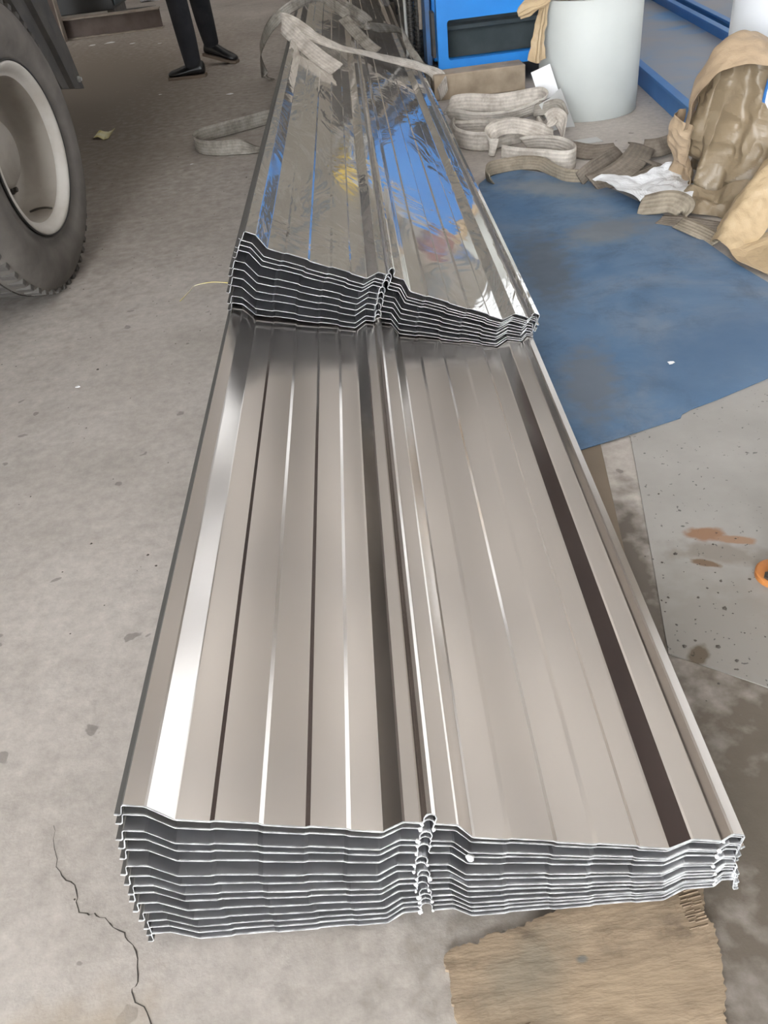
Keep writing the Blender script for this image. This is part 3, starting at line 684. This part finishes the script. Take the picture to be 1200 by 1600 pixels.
# ================================================================== BLUE BEAMS ON THEIR SIDE
def blue_beam(x, y, label, L=4.6):
    e = empty('blue_beam', (x, y, 0), -.087); tag(e, label, 'beam', 'blue beams lying on their side')
    H, D, t = .112, .70, .014
    o = obj('web', boxes('web', [((t, 0, .040), (D - t, L, .048))]), 'web', e); o['label'] = 'dusty web plate'
    for x0 in (0, D - t):
        f = obj('flange', boxes('flange', [((x0, 0, 0), (x0 + t, L, H))], .002), 'blue_flange', e)
        obj('flange_lip', boxes('flange_lip', [((x0 - .020, 0, H - .012), (x0 + t + .012, L, H + .002))], .002), 'blue_flange', f)
    return e
blue_beam(1.656, 3.98, 'blue steel beam lying flat beside the pale coil, dusty web up')
blue_beam(2.46, 4.02, 'blue steel beam lying flat beyond the first beam, farther from the coils')

# ================================================================== BROWN PAPER
def fold(amp, k, ph):
    return lambda u, v, p: amp * (.25 + v) * (math.sin(u * k + ph + 1.5 * noise.noise(Vector((u * 3, v * 2, ph)))) + .5 * math.sin(u * k * 2.3 + v * 3 + ph)) + .040 * noise.noise(p * 5.5) + .022 * abs(noise.noise(p * 9)) + .016 * noise.noise(p * 13) + .012 * abs(noise.noise(p * 21)) + .003 * noise.noise(p * 40)
e = empty('wrapping_paper', (1.5, 3.2, 0)); tag(e, 'crumpled brown wrapping paper slumped round the white coil', 'paper')
def P_(l): return [(x - 1.5, y - 3.2, z) for x, y, z in l]
o = obj('hanging_folds', loft('hanging_folds', [
    P_([(1.40,3.34,.50),(1.38,3.24,.51),(1.43,3.20,.51),(1.50,3.17,.50),(1.58,3.15,.49)]),
    P_([(1.34,3.30,.33),(1.35,3.20,.33),(1.41,3.18,.34),(1.48,3.12,.34),(1.56,3.06,.33)]),
    P_([(1.35,3.40,.16),(1.35,3.24,.16),(1.39,3.18,.17),(1.45,3.08,.17),(1.52,3.0,.18)]),
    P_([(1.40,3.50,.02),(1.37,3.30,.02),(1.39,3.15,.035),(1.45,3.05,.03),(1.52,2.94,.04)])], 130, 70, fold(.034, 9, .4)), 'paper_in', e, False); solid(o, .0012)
o = obj('turned_hood', loft('turned_hood', [
    P_([(1.37,3.36,.22),(1.43,3.42,.40),(1.47,3.36,.52),(1.53,3.32,.55),(1.64,3.28,.50),(1.78,3.24,.48)]),
    P_([(1.30,3.27,.25),(1.35,3.28,.45),(1.41,3.24,.55),(1.48,3.20,.555),(1.58,3.16,.52),(1.74,3.12,.50)]),
    P_([(1.275,3.19,.28),(1.305,3.17,.39),(1.35,3.14,.46),(1.42,3.10,.485),(1.53,3.08,.475),(1.68,3.04,.46)])], 90, 40, lambda u, v, p: .016 * noise.noise(p * 9) + .008 * noise.noise(p * 22)), 'paper', e); solid(o, .0012)
o = obj('torn_flap', loft('torn_flap', [P_([(1.335,3.40,.30),(1.30,3.30,.30),(1.32,3.2,.28)]), P_([(1.33,3.46,.15),(1.30,3.34,.15),(1.33,3.23,.14)]), P_([(1.37,3.55,.012),(1.345,3.40,.012),(1.37,3.25,.015)])], 40, 40, fold(.016, 9, 1.2)), 'paper', e); solid(o, .0012)
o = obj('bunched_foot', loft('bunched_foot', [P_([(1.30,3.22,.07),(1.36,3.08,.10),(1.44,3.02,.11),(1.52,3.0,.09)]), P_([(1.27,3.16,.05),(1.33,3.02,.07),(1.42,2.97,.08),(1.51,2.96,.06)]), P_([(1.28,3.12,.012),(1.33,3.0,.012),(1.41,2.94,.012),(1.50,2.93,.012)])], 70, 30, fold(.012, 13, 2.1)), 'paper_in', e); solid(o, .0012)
# a loose rolled length and a flat piece in front
o = obj('paper_roll', loft('paper_roll', [[(1.245, 2.76, .012), (1.33, 2.84, .10), (1.45, 2.90, .21), (1.62, 2.95, .30)], [(1.235, 2.70, .05), (1.32, 2.76, .13), (1.44, 2.82, .25), (1.62, 2.88, .36)], [(1.255, 2.645, .035), (1.335, 2.70, .09), (1.45, 2.76, .20), (1.62, 2.82, .30)], [(1.275, 2.63, .010), (1.36, 2.68, .03), (1.47, 2.73, .12), (1.62, 2.79, .22)]], 80, 40, lambda u, v, p: .010 * noise.noise(p * 14) + .006 * noise.noise(p * 35)), 'paper_yellow'); solid(o, .0012)
tag(o, 'long twisted strip of tan paper leaning in front of brown wrapping', 'paper')
o = obj('flat_paper', sheet_from_outline('flat_paper', [(1.25,2.56),(1.26,2.66),(1.36,2.72),(1.55,2.78),(1.75,2.75),(1.80,2.45),(1.55,2.25),(1.36,2.33)], lambda x, y: .03 + .022 * noise.noise(Vector((x * 8, y * 8, 1))) + .01 * noise.noise(Vector((x * 22, y * 22, 4))), .002, 14, 24), 'paper_yellow')
tag(o, 'flat crinkled tan paper on floor by the blue plate edge', 'paper')
o = obj('plastic_film', sheet_from_outline('plastic_film', [(1.022,3.466),(1.116,3.471),(1.215,3.447),(1.309,3.488),(1.383,3.456),(1.435,3.424),(1.424,3.376),(1.391,3.329),(1.36,3.308),(1.344,3.265),(1.381,3.266),(1.364,3.216),(1.307,3.121),(1.263,3.056),(1.26,3.094),(1.274,3.181),(1.255,3.22),(1.19,3.214),(1.121,3.156),(1.097,3.235),(1.066,3.345)], lambda x, y: .052 + .04 * noise.noise(Vector((x * 7, y * 7, 2))) + .012 * noise.noise(Vector((x * 24, y * 24, 5))), .0015, 14, 60), 'plastic')
tag(o, 'crumpled white plastic film lying on brown straps', 'plastic film')
# yellowed paper hanging from the coil beside the machine
e = empty('hanging_paper', (1.05, 4.62, .30)); tag(e, 'yellowed paper strip hanging over the edge of pale coil', 'paper')
def Q_(l): return [(x - 1.05, y - 4.62, z - .30) for x, y, z in l]
o = obj('strip', loft('strip', [Q_([(1.075,4.66,.565),(1.045,4.64,.47),(1.025,4.62,.39),(.995,4.60,.305)]), Q_([(1.09,4.63,.565),(1.065,4.60,.47),(1.045,4.58,.39),(1.035,4.57,.292)]), Q_([(1.11,4.645,.565),(1.09,4.62,.47),(1.07,4.61,.39),(1.080,4.59,.305)])], 40, 20, lambda u, v, p: .010 * math.sin(v * 14) * (.3 + u) + .008 * noise.noise(p * 30)), 'paper_yellow', e); solid(o, .001)
o = obj('knot', loft('knot', [Q_([(.945,4.60,.535),(.985,4.62,.565),(1.05,4.62,.56),(1.10,4.63,.575)]), Q_([(.938,4.57,.515),(.985,4.56,.54),(1.05,4.57,.545),(1.10,4.59,.56)]), Q_([(.955,4.58,.492),(.995,4.57,.50),(1.05,4.58,.525),(1.10,4.60,.54)])], 40, 20, lambda u, v, p: .008 * math.sin(v * 16) + .008 * noise.noise(p * 30)), 'paper_yellow', e); solid(o, .001)
# card and bent plate leaning by the coil
o = obj('white_card', boxes('white_card', [((-.05, -.0015, -.072), (.05, .0015, .072))]), 'card'); o.location = (1.076, 4.56, .200); o.rotation_euler = (R(-14), R(-19), R(-8))
tag(o, 'white card tilted against the pale coil', 'card')
o = obj('bent_plate', loft('bent_plate', [[(1.00, 4.36, .150), (1.06, 4.38, .170), (1.10, 4.42, .185), (1.125, 4.44, .195)], [(1.03, 4.34, .10), (1.09, 4.36, .10), (1.14, 4.40, .10), (1.165, 4.43, .10)], [(1.06, 4.32, .03), (1.11, 4.35, .03), (1.17, 4.39, .02), (1.20, 4.42, .01)]], 20, 12, lambda u, v, p: 0), 'grey_plate'); solid(o, .002)
tag(o, 'curved grey offcut plate leaning between straps and coil', 'metal offcut')
o = obj('plate_offcut', boxes('plate_offcut', [((-.06, -.04, 0), (.06, .04, .004))], .001), 'grey_plate'); o.location = (1.20, 4.18, 0); o.rotation_euler = (0, 0, .1)
tag(o, 'small pale square offcut on floor at the coil foot', 'metal offcut')

# ================================================================== PLATES AND BOARDS ON THE FLOOR
BLUE = [(.591,3.712),(.658,3.816),(.721,3.848),(.79,3.858),(.891,3.765),(1.012,3.628),(1.105,3.429),(1.166,3.209),(1.212,2.986),(1.238,2.747),(1.257,2.576),(1.29,2.41),(1.347,2.121),(1.391,1.873),(1.3,1.861),(1.042,1.852),(.879,1.782),(.802,1.753),(.773,1.736),(.763,1.72),(.65,1.684),(.485,1.633),(.46,1.687),(.469,2.473),(.529,3.392)]
o = obj('blue_plate', sheet_from_outline('blue_plate', BLUE, lambda x, y: .009 + .004 * noise.noise(Vector((x * 2, y * 2, 0))), .0022, 12, 14), 'blue_floor'); tag(o, 'large scuffed blue steel plate lying on floor beside the stacks', 'steel plate')
GREY = [(.575,1.814),(.622,1.671),(.576,1.451),(.527,1.221),(.476,.983),(.513,.957),(.612,.883),(.789,.807),(1.308,1.2),(1.45,1.7),(1.245,1.918),(.957,1.90)]
o = obj('grey_plate', sheet_from_outline('grey_plate', GREY, lambda x, y: .0035, .0025, 6, 6), 'grey_floor'); tag(o, 'dull grey steel plate with rust stains on floor near the front stack', 'steel plate')
o = obj('floor_plank', boxes('floor_plank', [((-.055, -.45, 0), (.040, .34, .006))], .001), 'plank'); o.location = (.452, 1.33, 0); o.rotation_euler = (0, 0, -.155)
tag(o, 'narrow brown plank on floor along the front stack', 'plank')
PLY = [(.008,.513),(.022,.521),(.034,.523),(.051,.522),(.066,.531),(.093,.533),(.14,.544),(.178,.554),(.226,.575),(.297,.610),(.38,.60),(.376,.56),(.369,.542),(.362,.518),(.369,.509),(.369,.49),(.363,.466),(.357,.443),(.354,.424),(.344,.406),(.333,.364),(.319,.326),(.013,.359),(.011,.43),(.008,.46),(.009,.484),(.003,.505)]
def ply_z(x, y):
    return .0085 + .0012 * noise.noise(Vector((x * 40, y * 40, 0)))
pl_out = []
rr = random.Random(5)
for i in range(len(PLY)):
    a, b = Vector(PLY[i]), Vector(PLY[(i + 1) % len(PLY)]); k = max(1, int((b - a).length / .0035))
    for j in range(k):
        q = a.lerp(b, j / k); pl_out.append((q.x + rr.uniform(-.0022, .0022), q.y + rr.uniform(-.0022, .0022)))
o = obj('plywood_board', sheet_from_outline('plywood_board', pl_out, ply_z, .008, 14, 1), 'ply'); tag(o, 'ragged worn plywood board on floor under front stack end', 'board')
def splinters(cx, cy, nx, ny, dx, dy, ln, ang):
    v, f = [], []
    for i in range(nx):
        for j in range(ny):
            x = cx + i * dx + rr.uniform(-.002, .002); y = cy + j * dy + rr.uniform(-.0015, .0015); l = ln * rr.uniform(.4, 1.1); wd = rr.uniform(.0010, .0022)
            c, s = math.cos(ang), math.sin(ang); b = len(v); h = .0015
            for (p, q, z) in ((-l, -wd, 0), (l, -wd, 0), (l, wd, 0), (-l, wd, 0), (-l, -wd * .3, h), (l, -wd * .3, h)): v.append((x + p * c - q * s, y + p * s + q * c, .0088 + z))
            f += [(b, b + 1, b + 5, b + 4), (b + 2, b + 3, b + 4, b + 5), (b + 1, b + 2, b + 5), (b + 3, b, b + 4)]
    return pyd('torn_fibres', v, f)
for a in ((.345, .508, 2, 12, .012, .0055, .009, .15), (.050, .383, 4, 7, .016, .0055, .011, .2)):
    q = obj('torn_fibres', splinters(*a), 'ply_ridge', o); q['kind'] = 'stuff'
e = empty('orange_bracket', (.742, 1.14, .0035)); tag(e, 'orange painted foot bracket with dark bolt at the plate edge', 'bracket')
ob = lathe('plate', [(0, 0), (.040, 0), (.040, .010), (.037, .012), (0, .012)], 28); obj('plate', ob, 'orange', e)
obj('bolt', lathe('bolt', [(0, .030), (.008, .030), (.0095, .026), (.0095, .016), (.014, .016), (.014, .012)], 6), 'bolt', e).location = (-.018, -.012, 0)
obj('upright', boxes('upright', [((-.005, -.025, .012), (.03, .025, .12))], .003), 'orange', e)

# ================================================================== LIFTING STRAPS
def strap(pts, m, label, width=.072, thick=.007, group='webbing lifting straps', wob=.004):
    o = obj('lifting_strap', ribbon('lifting_strap', pts, width, thick, 9, wob), m, None, True)
    tag(o, label, 'strap', group); return o
strap([(-.30,5.366,.045,90),(-.453,5.264,.045,90),(-.65,5.14,.045,90),(-.761,5.064,.042,90),(-.782,4.95,.042,90),(-.732,4.828,.04,90),(-.621,4.75,.04,90),(-.518,4.747,.036,60),(-.437,4.748,.012,10),(-.365,4.72,.008,0)], 'sling_grey', 'dirty grey strap looped on its edge on floor left of the rear stack', .076)
strap([(.655,5.28,.05,-60),(.640,5.42,.125,-40),(.532,5.43,.19,-22),(.405,5.42,.235,-25),(.232,5.303,.305,-25),(.088,5.13,.38,-25),(-.059,5.089,.46,-28),(-.17,5.154,.525,-45),(-.212,5.15,.535,-90),(-.187,5.079,.51,-140),(-.11,4.904,.455,-160),(-.036,4.743,.410,-158),(.042,4.608,.370,-156)], 'sling_white', 'long off-white strap thrown across the rear stack, folded back on itself', .082)
strap([(.135,6.062,.40,22),(.196,5.844,.345,22),(.252,5.604,.305,22),(.30,5.531,.275,22)], 'sling_grey', 'short pale strap end lying behind the long strap on rear stack', .07)
strap([(-.40,6.60,.012,10),(-.455,6.62,.05,50),(-.444,6.435,.2,80),(-.378,6.012,.35,90),(-.282,5.839,.46,90),(-.157,5.899,.52,90),(.006,6.265,.51,90),(.135,6.13,.43,85),(.231,6.171,.36,70),(.278,6.093,.34,50),(.298,6.136,.345,60),(.234,6.09,.41,80),(.124,6.223,.47,85),(.04,6.33,.51,90),(-.01,6.396,.53,90)], 'sling_grey', 'grey strap arching up from floor and looping over the rear stack', .062, .006)
strap([(.222,6.099,.345,30),(.356,6.35,.285,50),(.508,6.62,.22,40),(.60,6.75,.14,50)], 'sling_grey', 'grey strap crossing the shaded part of the rear stack toward machine', .075)
strap([(.408,5.051+.55,.72,80),(.45,5.62,.52,85),(.473,5.764,.37,80),(.51,5.802,.245,75),(.568,5.77,.155,70),(.60,5.715,.1,60),(.61,5.66,.03,50)], 'sling_grey', 'grey strap hanging in a curve beside the blue machine hoses', .04, .006)
PILE = 'straps heaped beside the timber block'
strap([(.60,4.833,.06,30),(.615,4.748,.11,60),(.696,4.675,.13,75),(.845,4.577,.13,80),(.998,4.524,.15,85),(1.037,4.467,.16,80),(1.038,4.415,.15,60),(1.007,4.416,.13,55),(.882,4.431,.1,50),(.728,4.476,.09,60),(.615,4.641,.08,70),(.60,4.675,.07,60)], 'sling_white', 'off-white strap folded double on top of the heap by timber block', .085, .009, PILE)
strap([(.60,4.648,.04,60),(.585,4.412,.045,80),(.646,4.277,.045,85),(.733,4.235,.045,85),(.817,4.266,.045,85),(.907,4.317,.04,80),(.932,4.363,.05,70),(.876,4.4,.06,60),(.76,4.476,.05,60),(.62,4.569,.04,60)], 'sling_white', 'off-white strap lying lowest in the heap, nearest the rear stack', .085, .009, PILE)
strap([(.743,4.105,.045,85),(.713,4.108,.055,85),(.718,4.179,.075,75),(.761,4.21,.1,60),(.828,4.163,.12,50),(.904,4.162,.1,50),(.965,4.12,.08,55),(1.021,4.146,.05,60)], 'sling_white', 'off-white strap arching in a half loop at middle of the heap', .08, .008, PILE)
strap([(.744,3.982,.045,85),(.807,3.911,.045,88),(.895,3.85,.045,90),(.979,3.781,.045,90),(1.027,3.79,.045,90),(1.047,3.845,.05,88),(1.033,3.94,.055,80),(.99,4.007,.06,70),(.927,4.057,.06,60),(.879,4.115,.045,50)], 'sling_white', 'off-white strap in a flat front loop of the heap, brightest', .085, .009, PILE)
strap([(.992,4.374,.07,80),(.993,4.264,.06,70),(1.006,4.19,.11,60),(1.046,4.207,.13,50),(1.073,4.175,.1,60),(1.059,4.092,.07,80),(1.029,4.004,.05,85)], 'sling_white', 'off-white strap curling over at the coil side of the heap', .07, .008, PILE)
strap([(.643,3.685,.03,60),(.632,3.749,.035,85),(.66,3.809,.04,80),(.737,3.853,.035,60),(.825,3.855,.035,60),(.886,3.808,.035,60),(.913,3.715,.03,80),(.952,3.612,.03,85),(1.016,3.574,.03,80)], 'sling_tan', 'tan strap running along the far edge of the blue plate', .06, .007, PILE)
strap([(.986,4.392,.12,60),(1.024,4.351,.13,60),(1.078,4.343,.14,80),(1.102,4.309,.13,85),(1.106,4.246,.1,80)], 'sling_grey', 'grey strap end rolled over behind the heap beside bent plate', .06, .008, PILE)
BR = 'brown straps on floor between heap and paper'
strap([(1.064,3.999,.03,30),(1.144,3.908,.03,30),(1.25,3.901,.03,25)], 'sling_brown', 'brown strap lying flat beside the bright front loop', .085, .008, BR)
strap([(.991,3.549,.03,70),(1.031,3.573,.05,60),(1.113,3.653,.06,60),(1.235,3.798,.05,40)], 'sling_brown', 'brown strap twisting up from the blue plate rim', .06, .007, BR)
strap([(1.031,3.496,.025,25),(1.121,3.532,.03,25),(1.222,3.603,.05,20),(1.322,3.761,.06,15),(1.368,3.922,.03,15)], 'sling_brown', 'wide brown strap with smooth face behind white plastic film', .11, .007, BR)
strap([(1.119,3.476,.012,10),(1.224,3.513,.02,10),(1.336,3.568,.03,15),(1.31,3.659,.04,20),(1.296,3.743,.03,20)], 'sling_brown', 'brown strap bent back under the wide smooth one', .08, .007, BR)
strap([(1.35,3.819,.04,60),(1.406,3.781,.05,60),(1.494,3.826,.05,60),(1.582,3.868,.045,60)], 'sling_brown', 'brown strap leading to the foot of the blue beam', .08, .007, BR)
strap([(1.122,3.156,.03,40),(1.164,3.106,.05,50),(1.212,3.071,.06,50),(1.24,3.015,.05,60),(1.235,3.0,.02,50)], 'sling_tan', 'tan strap hump poking out below the white plastic film', .085, .008, BR)
strap([(1.154,3.027,.012,10),(1.221,2.952,.02,20),(1.29,2.886,.02,20),(1.354,2.87,.015,10)], 'sling_brown', 'brown strap flat on floor below the paper foot', .06, .008, BR)
strap([(1.196,2.947,.025,30),(1.219,2.856,.03,30),(1.25,2.809,.02,30),(1.267,2.754,.015,20)], 'sling_tan', 'short tan strap end beside the twisted paper strip', .055, .007, BR)

# ================================================================== LITTER
o = obj('yellow_scrap', sheet_from_outline('yellow_scrap', [(-1.462,5.49),(-1.464,5.66),(-1.401,5.644),(-1.375,5.727),(-1.363,5.442)], lambda x, y: .012 + .01 * math.sin(x * 60), .001, 4, 30), 'scrap_y'); tag(o, 'crumpled yellow wrapper on floor behind the truck wheel', 'litter')
for (x, y), s, lb in zip([(-2.265,9.464),(-2.098,9.49),(-1.838,9.258),(-1.541,9.037),(-1.212,6.618),(-.687,6.334),(-.776,4.664),(-.878,2.304),(.832,1.984)], (.05, .06, .03, .025, .012, .03, .012, .008, .012),
        ('white paper scrap nearest the rusty column foot', 'larger torn white paper scrap before the lying beam', 'small white scrap below middle of the lying beam', 'small white scrap beyond the beam end', 'tiny white crumb on shaded floor behind wheel', 'thin white scrap beyond the floor strap loop', 'tiny white crumb beside the floor strap loop', 'tiny white crumb on bare floor in front of wheel', 'tiny pale crumb on the blue plate')):
    z0 = .012 if x > .5 else .002
    out = [(x + s * rr.uniform(.5, 1.3) * math.cos(a), y + s * rr.uniform(.4, 1.0) * math.sin(a)) for a in [k * math.pi / 4 for k in range(8)]]
    tag(obj('paper_scrap', sheet_from_outline('paper_scrap', out, lambda q, r_: z0 + .004 * abs(noise.noise(Vector((q * 40, r_ * 40, 0)))), .0015, 3, 5), 'card'), lb, 'litter', 'white scraps on the floor')
o = obj('straw', tube('straw', [(-.63, 2.86, .002), (-.60, 2.92, .010), (-.585, 2.985, .004), (-.52, 2.975, .012), (-.455, 2.96, .006)], .0013, 6), 'scrap_y'); tag(o, 'thin yellow straw on floor left of the raised stack end', 'straw')
v, f = [], []
for k in range(330):
    if k < 260: x, y, z = rr.uniform(-1.6, -.45), rr.uniform(.45, 5.0), .0005
    else: x, y, z = rr.gauss(.62, .08), rr.gauss(1.08, .12), .0042
    if x > .9 or (k >= 260 and not (.50 < x)): continue
    s = rr.uniform(.0010, .0034) * (1 if rr.random() < .9 else 1.8); b = len(v); a0 = rr.uniform(0, 6)
    for q in range(5): v.append((x + s * math.cos(a0 + q * 1.26) * rr.uniform(.5, 1.2), y + s * math.sin(a0 + q * 1.26) * rr.uniform(.5, 1.2), z))
    v.append((x, y, z + s * .5))
    for q in range(5): f.append((b + q, b + (q + 1) % 5, b + 5))
o = obj('debris', pyd('debris', v, f), 'chip'); tag(o, 'tiny dark chips scattered over the floor and grey plate', 'debris', None, 'stuff')
